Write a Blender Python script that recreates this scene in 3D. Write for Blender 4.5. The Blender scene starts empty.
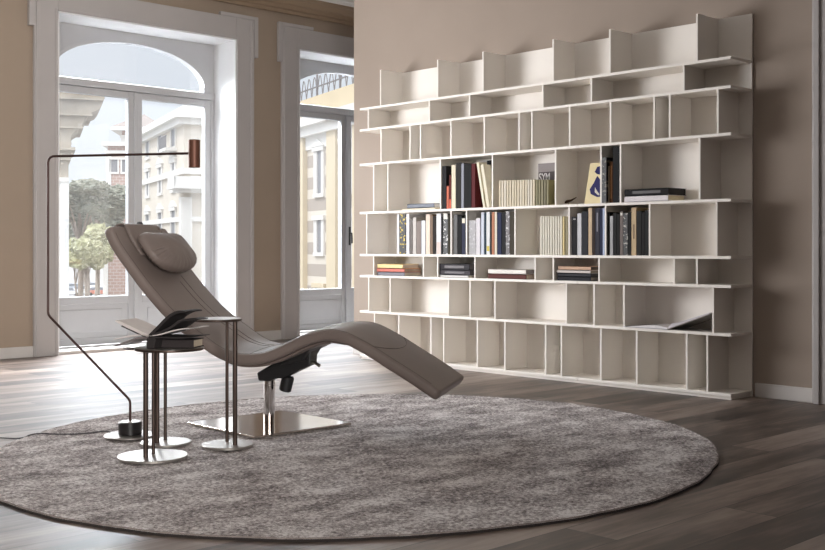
import bpy, bmesh, math, random
from math import sin, cos, pi, atan2, radians as R
from mathutils import Vector, Matrix
random.seed(7)
scn = bpy.context.scene
COL = scn.collection

# ------------------------------------------------------------------ camera
F_PX = 1091.11; TH = 46.4428
CAM = Vector((0, 0, 0.9))
FW = Vector((cos(R(TH)), sin(R(TH)), 0)); RT = Vector((sin(R(TH)), -cos(R(TH)), 0))
cd = bpy.data.cameras.new('camera'); cam = bpy.data.objects.new('camera', cd); COL.objects.link(cam)
cam.location = CAM
cam.rotation_euler = (R(90), 0, R(TH - 90))
cd.sensor_fit = 'HORIZONTAL'; cd.sensor_width = 36; cd.lens = 36 * F_PX / 825
cd.shift_y = -27 / 825; cd.clip_end = 2000; cd.clip_start = 0.05
scn.camera = cam
scn.view_settings.view_transform = 'Standard'; scn.view_settings.look = 'None'
scn.view_settings.gamma = 1; scn.view_settings.use_curve_mapping = False
scn.view_settings.exposure = 0.0

def shelf_y(u, X):
    """world y of the point of the plane x = X seen in column u of the survey"""
    d = FW + RT * ((u - 412.5) / F_PX)
    return X / d.x * d.y
def shelf_z(u, v, X):
    d = FW + RT * ((u - 412.5) / F_PX)
    return 0.9 + X / d.x * (248 - v) / F_PX
def far(u, D, z=0.0):
    """ground position at depth D in column u"""
    p = (FW + RT * ((u - 412.5) / F_PX)) * D
    return Vector((p.x, p.y, z))

# ------------------------------------------------------------------ materials
def srgb(c):
    f = lambda x: x / 12.92 if x <= .04045 else ((x + .055) / 1.055) ** 2.4
    return tuple(f(x / 255) for x in c) + (1,)
class NT:
    def __init__(s, name):
        s.m = bpy.data.materials.new(name); s.m.use_nodes = True
        s.t = s.m.node_tree; s.n = s.t.nodes; s.l = s.t.links
        s.b = s.n['Principled BSDF']; s.out = s.n['Material Output']
    def add(s, typ, **kw):
        n = s.n.new(typ)
        for k, v in kw.items(): setattr(n, k, v)
        return n
    def link(s, a, b): s.l.new(a, b)
def coords(nt, scale=(1, 1, 1), rot=(0, 0, 0)):
    tc = nt.add('ShaderNodeTexCoord'); mp = nt.add('ShaderNodeMapping')
    mp.inputs['Scale'].default_value = scale; mp.inputs['Rotation'].default_value = rot
    nt.link(tc.outputs['Object'], mp.inputs['Vector']); return mp.outputs['Vector']
def noise(nt, vec, scale, detail=4, rough=.55):
    n = nt.add('ShaderNodeTexNoise'); n.inputs['Scale'].default_value = scale
    n.inputs['Detail'].default_value = detail; n.inputs['Roughness'].default_value = rough
    nt.link(vec, n.inputs['Vector']); return n.outputs['Fac']
def ramp(nt, fac, stops):
    r = nt.add('ShaderNodeValToRGB'); e = r.color_ramp.elements
    while len(e) < len(stops): e.new(.5)
    for x, (p, c) in zip(e, stops):
        x.position = p; x.color = c
    nt.link(fac, r.inputs['Fac']); return r.outputs['Color']
def bump(nt, fac, strength=.2, dist=.01):
    b = nt.add('ShaderNodeBump'); b.inputs['Strength'].default_value = strength; b.inputs['Distance'].default_value = dist
    nt.link(fac, b.inputs['Height']); nt.link(b.outputs['Normal'], nt.b.inputs['Normal'])
def mat(name, col, rough=.5, metal=0, var=.06, scale=6, bmp=0, bscale=80, spec=.5):
    nt = NT(name); c = srgb(col)
    v = coords(nt)
    if var:
        fac = noise(nt, v, scale)
        lo = tuple(x * (1 - var) for x in c[:3]) + (1,); hi = tuple(min(1, x * (1 + var)) for x in c[:3]) + (1,)
        nt.link(ramp(nt, fac, [(.3, lo), (.7, hi)]), nt.b.inputs['Base Color'])
    else: nt.b.inputs['Base Color'].default_value = c
    nt.b.inputs['Roughness'].default_value = rough; nt.b.inputs['Metallic'].default_value = metal
    nt.b.inputs['Specular IOR Level'].default_value = spec
    if bmp: bump(nt, noise(nt, v, bscale), bmp, .002)
    return nt.m

M = {}
M['wall_beige'] = mat('beige_plaster', (160, 144, 128), .9, bmp=.15, bscale=60, var=.03, scale=1.5)
M['wall_taupe'] = mat('taupe_plaster', (160, 146, 134), .9, bmp=.15, bscale=60, var=.03, scale=1.5)
M['wall_dark'] = mat('dark_brown_plaster', (96, 84, 76), .9, bmp=.1, bscale=60, var=.03)  # dark tone given to the unseen walls to cut bounced light
M['ceiling'] = mat('white_ceiling_paint', (228, 226, 222), .9, var=.02)
M['cornice'] = mat('taupe_moulding_paint', (150, 130, 108), .7, var=.03)
M['casing'] = mat('casing_paint', (178, 173, 171), .55, var=.03, scale=3)
M['reveal'] = mat('white_reveal_paint', (232, 232, 232), .6, var=.02)
M['sash'] = mat('pale_grey_sash_paint', (192, 192, 194), .45, var=.02)
M['skirting'] = mat('skirting_paint', (205, 200, 196), .5, var=.03)
M['shelf'] = mat('ivory_lacquer', (240, 234, 226), .5, var=.02, scale=3, bmp=.03, bscale=200)
M['steel'] = mat('brushed_steel', (178, 172, 166), .3, 1, var=.1, scale=30)
M['bronze'] = mat('bronze_tube', (84, 71, 65), .35, .85, var=.08)
M['plate'] = mat('polished_plate', (214, 204, 194), .12, 1, var=.03)
M['disc'] = mat('satin_nickel_disc', (176, 171, 165), .32, .9, var=.05, scale=30)
M['chrome'] = mat('chrome', (210, 206, 204), .08, 1, var=0)
M['black'] = mat('black_plastic', (26, 26, 28), .45, var=.1)
M['lampblack'] = mat('black_lacquer', (30, 27, 28), .35, var=.1)
M['copper'] = mat('copper_finish', (112, 74, 60), .5, .45, var=.15, scale=20)
M['lampbronze'] = mat('dark_copper_rod', (74, 54, 50), .4, .6, var=.1)
M['cord'] = mat('dark_cable', (62, 58, 60), .6, var=.05)
M['seam'] = mat('leather_thread', (88, 77, 72), .8, var=.05)

def leather(name, col):
    nt = NT(name); v = coords(nt); c = srgb(col)
    f = noise(nt, v, 3, 5)
    nt.link(ramp(nt, f, [(.3, tuple(x * .92 for x in c[:3]) + (1,)), (.7, tuple(x * 1.06 for x in c[:3]) + (1,))]), nt.b.inputs['Base Color'])
    vo = nt.add('ShaderNodeTexVoronoi'); vo.inputs['Scale'].default_value = 260; nt.link(v, vo.inputs['Vector'])
    bump(nt, vo.outputs['Distance'], .12, .001)
    nt.b.inputs['Roughness'].default_value = .48; nt.b.inputs['Specular IOR Level'].default_value = .45
    return nt.m
M['leather'] = leather('taupe_leather', (126, 113, 107))
M['shell'] = leather('taupe_shell_leather', (112, 99, 93))

# floor boards
nt = NT('smoked_oak_boards'); v = coords(nt)
br = nt.add('ShaderNodeTexBrick'); br.offset = .37; br.offset_frequency = 2; br.squash = 1
for k, x in (('Scale', 1), ('Brick Width', 1.7), ('Row Height', .2), ('Mortar Size', .0022), ('Mortar Smooth', .1), ('Bias', 0)): br.inputs[k].default_value = x
br.inputs['Color1'].default_value = (0, 0, 0, 1); br.inputs['Color2'].default_value = (1, 1, 1, 1); br.inputs['Mortar'].default_value = (.5, .5, .5, 1)
nt.link(v, br.inputs['Vector'])
# shift the grain for each board by its own tone
sep = nt.add('ShaderNodeSeparateXYZ'); nt.link(v, sep.inputs[0])
mul = nt.add('ShaderNodeMath', operation='MULTIPLY'); nt.link(br.outputs['Color'], mul.inputs[0]); mul.inputs[1].default_value = 13.7
def math(op, a, b):
    n = nt.add('ShaderNodeMath', operation=op)
    for i, x in enumerate((a, b)):
        if isinstance(x, (int, float)): n.inputs[i].default_value = x
        else: nt.link(x, n.inputs[i])
    return n.outputs[0]
cmb = nt.add('ShaderNodeCombineXYZ')
nt.link(math('ADD', math('MULTIPLY', sep.outputs['X'], 1.0), mul.outputs[0]), cmb.inputs[0])
nt.link(math('MULTIPLY', sep.outputs['Y'], 9.0), cmb.inputs[1])
grain = noise(nt, cmb.outputs[0], 5, 7, .62)
cmb2 = nt.add('ShaderNodeCombineXYZ')
nt.link(math('ADD', math('MULTIPLY', sep.outputs['X'], .8), mul.outputs[0]), cmb2.inputs[0])
nt.link(math('MULTIPLY', sep.outputs['Y'], 4.0), cmb2.inputs[1])
cloud = noise(nt, cmb2.outputs[0], 1.6, 3, .5)
tone = math('ADD', math('ADD', math('MULTIPLY', grain, .42), math('MULTIPLY', cloud, .62)), math('MULTIPLY', br.outputs['Color'], .24))
base = ramp(nt, tone, [(.44, srgb((42, 34, 30))), (.58, srgb((80, 67, 59))), (.70, srgb((120, 104, 94))), (.84, srgb((150, 135, 124)))])
mix = nt.add('ShaderNodeMix', data_type='RGBA'); nt.link(br.outputs['Fac'], mix.inputs['Factor'])
nt.link(base, mix.inputs[6]); mix.inputs[7].default_value = srgb((38, 32, 30))
nt.link(mix.outputs[2], nt.b.inputs['Base Color'])
nt.b.inputs['Roughness'].default_value = .36; nt.b.inputs['Specular IOR Level'].default_value = .9
nt.link(math('ADD', math('MULTIPLY', grain, .14), .36), nt.b.inputs['Roughness'])
bump(nt, math('SUBTRACT', math('MULTIPLY', grain, .5), br.outputs['Fac']), .12, .003)
M['floor'] = nt.m

# rug
nt = NT('crushed_pile_wool'); v = coords(nt)
a = noise(nt, v, 62, 4, .8); b_ = noise(nt, v, 7, 6, .7); c_ = noise(nt, coords(nt, (1.1, 2.6, 1), (0, 0, R(-50))), 2.6, 4, .6)
def math2(op, x, y):
    n = nt.add('ShaderNodeMath', operation=op)
    for i, q in enumerate((x, y)):
        if isinstance(q, (int, float)): n.inputs[i].default_value = q
        else: nt.link(q, n.inputs[i])
    return n.outputs[0]
t_ = math2('ADD', math2('ADD', math2('MULTIPLY', a, .62), math2('MULTIPLY', b_, .24)), math2('MULTIPLY', c_, .36))
nt.link(ramp(nt, t_, [(.51, srgb((92, 80, 77))), (.60, srgb((184, 171, 167))), (.69, srgb((252, 246, 243)))]), nt.b.inputs['Base Color'])
nt.b.inputs['Roughness'].default_value = .95; nt.b.inputs['Specular IOR Level'].default_value = .15
nt.b.inputs['Sheen Weight'].default_value = .25
bump(nt, a, 1.0, .02)
M['rug'] = nt.m
M['rugrim'] = mat('rug_binding', (140, 129, 125), .95, var=.15, scale=30)
M['rugedge'] = mat('rug_edge_shade', (44, 38, 36), .95, var=.1)  # dark side of the rug, shade painted in under its edge

# glass
nt = NT('window_glass'); nt.n.remove(nt.b)
tr = nt.add('ShaderNodeBsdfTransparent'); tr.inputs[0].default_value = (.97, .98, .98, 1)
gl = nt.add('ShaderNodeBsdfGlossy'); gl.inputs['Roughness'].default_value = .02
tl = nt.add('ShaderNodeBsdfTranslucent'); tl.inputs[0].default_value = (.95, .95, .96, 1); mx2 = nt.add('ShaderNodeMixShader'); mx2.inputs[0].default_value = .006  # translucent share lays a pale veil imitating outdoor haze
mx = nt.add('ShaderNodeMixShader'); mx.inputs[0].default_value = .06
nt.link(tr.outputs[0], mx2.inputs[1]); nt.link(tl.outputs[0], mx2.inputs[2]); nt.link(mx2.outputs[0], mx.inputs[1]); nt.link(gl.outputs[0], mx.inputs[2]); nt.link(mx.outputs[0], nt.out.inputs['Surface'])
M['glass'] = nt.m; M['clearglass'] = nt.m.copy(); M['clearglass'].name = 'fanlight_glass'
for n_ in M['clearglass'].node_tree.nodes:
    if n_.type == 'MIX_SHADER' and n_.inputs[0].default_value < .05: n_.inputs[0].default_value = .0

def brickmat(name, c1, c2, mortar, w=.5, h=.16, ms=.012):
    nt = NT(name); tc = nt.add('ShaderNodeTexCoord')
    mp = nt.add('ShaderNodeMapping'); mp.inputs['Rotation'].default_value = (R(90), 0, 0)
    nt.link(tc.outputs['Object'], mp.inputs['Vector'])
    b = nt.add('ShaderNodeTexBrick')
    for k, x in (('Scale', 1), ('Brick Width', w), ('Row Height', h), ('Mortar Size', ms)): b.inputs[k].default_value = x
    b.inputs['Color1'].default_value = srgb(c1); b.inputs['Color2'].default_value = srgb(c2); b.inputs['Mortar'].default_value = srgb(mortar)
    nt.link(mp.outputs[0], b.inputs['Vector']); nt.link(b.outputs['Color'], nt.b.inputs['Base Color'])
    nt.b.inputs['Roughness'].default_value = .9
    return nt.m
M['stucco'] = mat('cream_stucco', (206, 196, 182), .95, var=.04, scale=.6)
M['stucco2'] = mat('warm_cream_stucco', (204, 188, 160), .95, var=.04, scale=.6)
M['stuccowhite'] = mat('white_stone_trim', (216, 212, 206), .9, var=.03, scale=.8)
M['rustic'] = brickmat('pale_rusticated_stone', (204, 194, 180), (208, 198, 184), (170, 158, 146), 40, .75, .05)
M['oldstone'] = mat('weathered_travertine', (160, 150, 136), .95, var=.2, scale=1.1)
M['shutter'] = mat('grey_green_shutter', (150, 146, 140), .8, var=.1)
M['opening'] = mat('grey_window_pane', (128, 126, 128), .5, var=.1)  # mid grey for the panes of the buildings outside
M['brickwall'] = brickmat('pale_red_brick', (176, 148, 138), (168, 142, 132), (190, 174, 164), .8, .4, .05)
M['rooftile'] = mat('grey_roof_tiles', (140, 128, 120), .9, var=.15, scale=3)
M['iron'] = mat('dark_railing_iron', (128, 124, 124), .7, var=.05)
M['asphalt'] = mat('pale_square_paving', (150, 146, 142), .95, var=.1, scale=.3)
def leafmat(name, c):
    nt = NT(name); v = coords(nt); n_ = noise(nt, v, 1.2, 6, .7)
    c = srgb(c)
    nt.link(ramp(nt, n_, [(.35, tuple(x * .75 for x in c[:3]) + (1,)), (.65, tuple(min(1, x * 1.2) for x in c[:3]) + (1,))]), nt.b.inputs['Base Color'])
    nt.b.inputs['Roughness'].default_value = .9; return nt.m
M['leaf_dark'] = leafmat('pine_foliage', (134, 134, 120)); M['leaf_light'] = leafmat('yellow_green_foliage', (168, 166, 132))  # foliage colours kept pale to imitate haze
M['bark'] = mat('tree_bark', (150, 136, 124), .95, var=.1)

_pc = {}
def paint(col, rough=.55, var=.05):
    k = (tuple(col), rough)
    if k not in _pc: _pc[k] = mat('paint_%02x%02x%02x' % tuple(int(x) for x in col), col, max(rough, .7) if sum(col) < 240 else rough, var=var, scale=25, spec=.2 if sum(col) < 240 else .4)
    return _pc[k]
def spinemat(col, col2):
    nt = NT('patterned_spine_%02x%02x%02x' % tuple(col)); tc = nt.add('ShaderNodeTexCoord')
    mp = nt.add('ShaderNodeMapping'); mp.inputs['Scale'].default_value = (6, 30, 45); nt.link(tc.outputs['Object'], mp.inputs['Vector'])
    f = noise(nt, mp.outputs[0], 1.0, 3, .6)
    nt.link(ramp(nt, f, [(.54, srgb(col)), (.60, srgb(col2))]), nt.b.inputs['Base Color']); nt.b.inputs['Roughness'].default_value = .5
    return nt.m

# ------------------------------------------------------------------ mesh helpers
class MB:
    def __init__(s): s.b = bmesh.new()
    def box(s, x0, x1, y0, y1, z0, z1, mtx=None):
        p = [Vector((x, y, z)) for x in (x0, x1) for y in (y0, y1) for z in (z0, z1)]
        if mtx: p = [mtx @ q for q in p]
        v = [s.b.verts.new(q) for q in p]
        for f in ((0, 1, 3, 2), (4, 6, 7, 5), (0, 4, 5, 1), (2, 3, 7, 6), (0, 2, 6, 4), (1, 5, 7, 3)): s.b.faces.new([v[i] for i in f])
        return s
    def prism(s, pts, dirv, mtx=None):
        """polygon of 3D points extruded along dirv"""
        a = [Vector(p) for p in pts]; d = Vector(dirv); q = a + [p + d for p in a]
        if mtx: q = [mtx @ p for p in q]
        v = [s.b.verts.new(p) for p in q]; n = len(a)
        s.b.faces.new(v[:n][::-1]); s.b.faces.new(v[n:])
        for i in range(n): s.b.faces.new((v[i], v[(i + 1) % n], v[n + (i + 1) % n], v[n + i]))
        return s
    def lathe(s, prof, seg=48, c=(0, 0, 0), mtx=None):
        rings = []; c = Vector(c)
        for r, z in prof:
            if r < 1e-6:
                p = c + Vector((0, 0, z)); rings.append([s.b.verts.new(mtx @ p if mtx else p)])
            else:
                L = []
                for i in range(seg):
                    a = 2 * pi * i / seg; p = c + Vector((r * cos(a), r * sin(a), z))
                    L.append(s.b.verts.new(mtx @ p if mtx else p))
                rings.append(L)
        for A, B in zip(rings, rings[1:]):
            for i in range(seg):
                j = (i + 1) % seg
                if len(A) == 1 and len(B) == 1: continue
                if len(A) == 1: s.b.faces.new((A[0], B[j], B[i]))
                elif len(B) == 1: s.b.faces.new((A[i], A[j], B[0]))
                else: s.b.faces.new((A[i], A[j], B[j], B[i]))
        return s
    def cyl(s, r, z0, z1, c=(0, 0, 0), seg=32, bev=0, mtx=None):
        b = bev or min(r * .15, abs(z1 - z0) * .2)
        return s.lathe([(0, z0), (r - b, z0), (r, z0 + b), (r, z1 - b), (r - b, z1), (0, z1)], seg, c, mtx)
    def tube(s, pts, r, seg=10, mtx=None):
        pts = [Vector(p) for p in pts]; rings = []; n = len(pts); up = None
        for i, p in enumerate(pts):
            t = (pts[min(i + 1, n - 1)] - pts[max(i - 1, 0)]).normalized()
            if up is None:
                up = Vector((0, 0, 1)) if abs(t.z) < .9 else Vector((1, 0, 0))
            u = (up - t * up.dot(t)).normalized(); w = t.cross(u); up = u
            rr = r[i] if isinstance(r, (list, tuple)) else r
            L = []
            for k in range(seg):
                a = 2 * pi * k / seg; q = p + (u * cos(a) + w * sin(a)) * rr
                L.append(s.b.verts.new(mtx @ q if mtx else q))
            rings.append(L)
        for A, B in zip(rings, rings[1:]):
            for k in range(seg): s.b.faces.new((A[k], A[(k + 1) % seg], B[(k + 1) % seg], B[k]))
        s.b.faces.new(rings[0][::-1]); s.b.faces.new(rings[-1])
        return s
    def build(s, name, m, parent=None, smooth=False, bevel=0, bseg=2, loc=None):
        bmesh.ops.recalc_face_normals(s.b, faces=s.b.faces)
        me = bpy.data.meshes.new(name); s.b.to_mesh(me); s.b.free()
        me.materials.append(m)
        if smooth:
            for p in me.polygons: p.use_smooth = True
            me.set_sharp_from_angle(angle=R(40))
        o = bpy.data.objects.new(name, me); COL.objects.link(o)
        if parent: o.parent = parent
        if loc: o.location = loc
        if bevel:
            b = o.modifiers.new('bevel', 'BEVEL'); b.width = bevel; b.segments = bseg; b.limit_method = 'ANGLE'
        return o
def empty(name, loc, rz=0):
    o = bpy.data.objects.new(name, None); COL.objects.link(o); o.location = loc; o.rotation_euler = (0, 0, rz)
    o.empty_display_size = .1; return o
def tag(o, label=None, cat=None, group=None, kind=None):
    if label: o['label'] = label
    if cat: o['category'] = cat
    if group: o['group'] = group
    if kind: o['kind'] = kind
    return o
def struct(name, mb, m, **k): return tag(mb.build(name, m, **k), kind='structure')
def crom(pts, n=6):
    pts = [Vector(p) for p in pts]; out = []
    for i in range(len(pts) - 1):
        p0 = pts[max(i - 1, 0)]; p1 = pts[i]; p2 = pts[i + 1]; p3 = pts[min(i + 2, len(pts) - 1)]
        for k in range(n):
            t = k / n
            out.append(.5 * ((2 * p1) + (p2 - p0) * t + (2 * p0 - 5 * p1 + 4 * p2 - p3) * t * t + (3 * p1 - p0 - 3 * p2 + p3) * t ** 3))
    out.append(pts[-1]); return out

# ------------------------------------------------------------------ room shell
WX = 6.056      # bookcase wall
WY = 8.70       # window wall
CZ = 3.42
XL, XR, YB = -3.2, 9.6, -3.2
struct('floor', MB().box(XL, XR, YB, WY + .5, -.12, 0), M['floor'])
struct('ceiling', MB().box(XL - .3, XR + .3, YB - .3, WY + .55, CZ, CZ + .12), M['ceiling'])
struct('wall_right', MB().box(WX, WX + .16, YB, 1.75, 0, CZ).box(WX, WX + .16, 1.75, 2.79, 2.6, CZ).box(WX, WX + .16, 2.79, 7.094, 0, CZ), M['wall_taupe'])
struct('wall_far_right', MB().box(XR, XR + .2, YB, WY + .5, 0, CZ), M['wall_beige'])
struct('wall_back', MB().box(XL, XR, YB - .2, YB, 0, CZ), M['wall_dark'])
struct('wall_left', MB().box(XL - .3, XL, YB, WY + .5, 0, CZ), M['wall_dark'])

centers = [5.05, 7.585, 2.515]
HALF = .894; HEAD = 2.885; WT = .45
edges = []
for c in sorted(centers): edges += [c - HALF, c + HALF]
ww = MB(); xs = [XL] + edges + [XR]
for i in range(0, len(xs), 2):
    if xs[i + 1] - xs[i] > .01: ww.box(xs[i], xs[i + 1], WY, WY + WT, 0, CZ)
for i in range(1, len(xs) - 1, 2): ww.box(xs[i], xs[i + 1], WY, WY + WT, HEAD, CZ)
struct('wall_window', ww, M['wall_beige'])
# skirting along the window wall between casings and along the bookcase wall
sk = MB(); cs = sorted(centers)
for a, b in zip(cs, cs[1:]):
    if b - HALF - .215 - (a + HALF + .215) > .02: sk.box(a + HALF + .215, b - HALF - .215, WY - .018, WY, 0, .09)
struct('baseboard_window', sk, M['skirting'], bevel=.004)
struct('baseboard_right', MB().box(WX - .016, WX, 2.985, 3.352, 0, .085).box(WX - .016, WX, 6.75, 7.094, 0, .085).box(WX, WX + .16, 7.094, 7.11, 0, .085), M['skirting'], bevel=.004)
# cornice
prof = [(0, 3.22), (-.03, 3.22), (-.035, 3.25), (-.06, 3.26), (-.07, 3.29), (-.10, 3.30), (-.12, 3.335), (-.145, 3.345), (-.15, 3.375), (0, 3.375)]
struct('trim_1', MB().prism([(XL, WY + y, z) for y, z in prof], (XR - XL, 0, 0)), M['cornice'])
prof = [(0, 3.375), (-.17, 3.375), (-.18, 3.39), (-.215, 3.40), (-.22, 3.42), (0, 3.42)]
struct('trim_2', MB().prism([(XL, WY + y, z) for y, z in prof], (XR - XL, 0, 0)), M['ceiling'])

SY = 9.03   # sash plane
def make_window(i, cx):
    root = empty('window_%d' % i, (cx - .012, WY, 0)); tag(root, kind='structure')
    H = HALF; y0 = SY - WY
    # casing with eared corners
    f = MB(); w = .205; yc = -.035
    f.box(-H - w, -H, yc, 0, 0, HEAD + w); f.box(H, H + w, yc, 0, 0, HEAD + w); f.box(-H, H, yc, 0, HEAD, HEAD + w)
    for s in (-1, 1):
        a, b = sorted((s * (H + w), s * (H + w + .045)))
        f.box(a, b, yc - .006, 0, HEAD - .15, HEAD + w + .035)
        a, b = sorted((s * (H + w), s * (H - .18)))
        f.box(a, b, yc - .006, 0, HEAD + w, HEAD + w + .035)
    f.build('casing', M['casing'], root, bevel=.004)
    g = MB()
    for s in (-1, 1):
        a, b = sorted((s * (H + .002), s * (H + .022))); g.box(a, b, yc - .012, yc, 0, HEAD + .02)
        a, b = sorted((s * (H + w - .045), s * (H + w - .012))); g.box(a, b, yc - .012, yc, 0, HEAD + w - .02)
    g.box(-H, H, yc - .012, yc, HEAD + .002, HEAD + .022)
    g.build('casing_bead', M['casing'], root, bevel=.004)
    # white lining of the deep opening
    r = MB()
    r.box(-H, -H + .012, yc, WT, 0, HEAD); r.box(H - .012, H, yc, WT, 0, HEAD); r.box(-H, H, yc, WT, HEAD - .012, HEAD)
    r.build('lining', M['reveal'], root)
    MB().box(-H + .012, H - .012, -.01, WT, 0, .028).build('threshold', M['skirting'], root, bevel=.004)
    # fixed frame with the arched fanlight
    sp = 2.45; rx = .765; ry = .325; cxo = .0
    pts = [(-H + .012, 2.31), (H - .012, 2.31), (H - .012, HEAD - .012), (-H + .012, HEAD - .012)]
    N = 40
    arch = [(cxo + rx * cos(pi - pi * k / N), sp + ry * sin(pi * k / N)) for k in range(N + 1)]
    b = MB(); d = .07
    # spandrel plate: strips from the arch up to the head, plus sides and transom
    for (xa, za), (xb, zb) in zip(arch, arch[1:]):
        b.prism([(xa, y0, za), (xb, y0, zb), (xb, y0, HEAD - .012), (xa, y0, HEAD - .012)], (0, d, 0))
    b.box(-H + .012, -rx, y0, y0 + d, 2.40, HEAD - .012); b.box(rx, H - .012, y0, y0 + d, 2.40, HEAD - .012)
    bmesh.ops.remove_doubles(b.b, verts=b.b.verts, dist=1e-5)
    b.build('arched_head_frame', M['sash'], root)
    tr_ = MB(); tr_.box(-H + .012, H - .012, y0 - .015, y0 + d + .02, 2.335, 2.40)
    tr_.build('transom', M['sash'], root, bevel=.005)
    am = MB()
    for (xa, za), (xb, zb) in zip(arch, arch[1:]):
        ka = 1.045
        am.prism([(xa, y0 - .012, za), (xb, y0 - .012, zb), (xb * ka, y0 - .012, sp + (zb - sp) * 1.1), (xa * ka, y0 - .012, sp + (za - sp) * 1.1)], (0, .012, 0))
    am.build('arch_moulding', M['sash'], root)
    jb = MB()
    jb.box(-H + .012, -H + .05, y0 - .01, y0 + d + .01, .028, 2.335); jb.box(H - .05, H - .012, y0 - .01, y0 + d + .01, .028, 2.335)
    jb.build('jamb_frame', M['sash'], root, bevel=.004)
    MB().box(-rx, rx, y0 + .035, y0 + .04, 2.40, sp + ry).build('fanlight_glass', M['clearglass'], root)
    # two door leaves
    for s in (-1, 1):
        lf = MB(); a, b2 = (-H + .06, .026) if s < 0 else (.034, H - .048)
        st = .067
        lf.box(a, a + st, y0, y0 + .055, .035, 2.33); lf.box(b2 - st, b2, y0, y0 + .055, .035, 2.33)
        lf.box(a + st, b2 - st, y0, y0 + .055, 2.27, 2.33); lf.box(a + st, b2 - st, y0, y0 + .055, .40, .468); lf.box(a + st, b2 - st, y0, y0 + .055, .035, .10)
        leaf = lf.build('door_leaf', M['sash'], root, bevel=.004)
        MB().box(a + st, b2 - st, y0 + .012, y0 + .042, .10, .40).build('door_panel', M['sash'], leaf)
        MB().box(a + st + .06, b2 - st - .06, y0 + .004, y0 + .012, .15, .35).build('raised_field', M['sash'], leaf, bevel=.004)
        MB().box(a + st, b2 - st, y0 + .024, y0 + .03, .468, 2.27).build('pane', M['glass'], leaf)
    MB().box(.012, .048, y0 - .018, y0, .035, 2.33).build('meeting_bead', M['sash'], root, bevel=.006)
    h = MB(); h.box(.045, .08, y0 - .012, y0, .93, 1.13); h.tube([(.062, y0 - .01, 1.06), (.062, y0 - .05, 1.06), (.062, y0 - .055, 1.0), (.062, y0 - .055, .95)], .009, 8)
    h.build('door_handle', M['black'], root, bevel=.003)
    return root
for i, c in enumerate(centers): make_window(i + 1, c)

# white door at the right end of the bookcase wall
dr = empty('door_1', (WX, 2.27, 0)); tag(dr, kind='structure')
c_ = MB(); c_.box(-.03, 0, .52, .715, 0, 2.8); c_.box(-.03, 0, -.715, -.52, 0, 2.8); c_.box(-.03, 0, -.52, .52, 2.6, 2.8)
c_.build('door_casing', M['casing'], dr, bevel=.006)
c_ = MB(); c_.box(-.042, -.03, .665, .70, 0, 2.79); c_.box(-.042, -.03, .53, .548, 0, 2.6); c_.build('casing_bead', M['casing'], dr, bevel=.004)
MB().box(.03, .07, -.515, .515, .005, 2.595).build('door_leaf', M['sash'], dr, bevel=.004)
hb = MB(); hb.tube([(.03, -.44, 1.0), (-.02, -.44, 1.0), (-.025, -.40, 1.0), (-.025, -.32, 1.0)], .009, 8)
hb.build('door_handle', M['steel'], dr, smooth=True)

# ------------------------------------------------------------------ bookcase
BX0, BX1 = 5.806, 6.054          # front and back of the shelves
BK = 6.040                       # face of the back panel
ZS = [0.027, .384, .671, .843, 1.184, 1.575, 1.855, 2.027]     # shelf centres from the floor up
ZTOP = 2.32; T = .009
bc = empty('bookcase', (0, 0, 0))
tag(bc, 'tall wide ivory bookcase of staggered open compartments against the taupe wall', 'bookcase')
YR, YL, YM = 3.37, 6.73, 4.512
MB().box(BK, BX1, YR, YL, 0.0, ZTOP).build('back_panel', M['shelf'], bc, bevel=.002)
for z in ZS:
    for a, b in ((YR + .006, YM - .0012), (YM + .0012, YL)):
        MB().box(BX0, BK, a, b, z - T, z + T).build('shelf', M['shelf'], bc, bevel=.0015)
MB().box(BX0 + .012, BK, YR + .012, YL - .01, 0, .017).build('plinth', M['shelf'], bc)
ROWS = [  # divider positions of every row from the bottom row up
 [6.549, 6.263, 5.904, 5.768, 5.423, 5.156, 4.785, 4.648, 4.32, 4.04, 3.676, 3.534],
 [6.619, 6.364, 5.717, 5.496, 5.251, 4.605, 4.375, 4.138, 3.495],
 [6.559, 5.987, 5.832, 5.447, 4.878, 4.717, 4.335, 3.766, 3.605],
 [6.644, 5.69, 5.532, 5.061, 4.582, 4.283, 3.944, 3.472],
 [6.559, 6.39, 5.802, 5.275, 4.698, 4.32, 4.165, 3.587],
 [6.471, 6.135, 6.019, 5.692, 5.355, 5.024, 4.907, 4.578, 4.243, 3.911, 3.797, 3.464],
 [6.625, 5.921, 5.501, 4.81, 4.397, 3.698],
 [6.477, 5.832, 5.367, 4.719, 4.249, 3.605]]
for i, row in enumerate(ROWS):
    z0 = ZS[i] + T; z1 = (ZS[i + 1] - T) if i < 7 else ZTOP
    for y in row: MB().box(BX0 + .0005, BK, y - .006, y + .006, z0, z1).build('divider', M['shelf'], bc)

def zshelf(i): return ZS[i] + T + .0006
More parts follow.
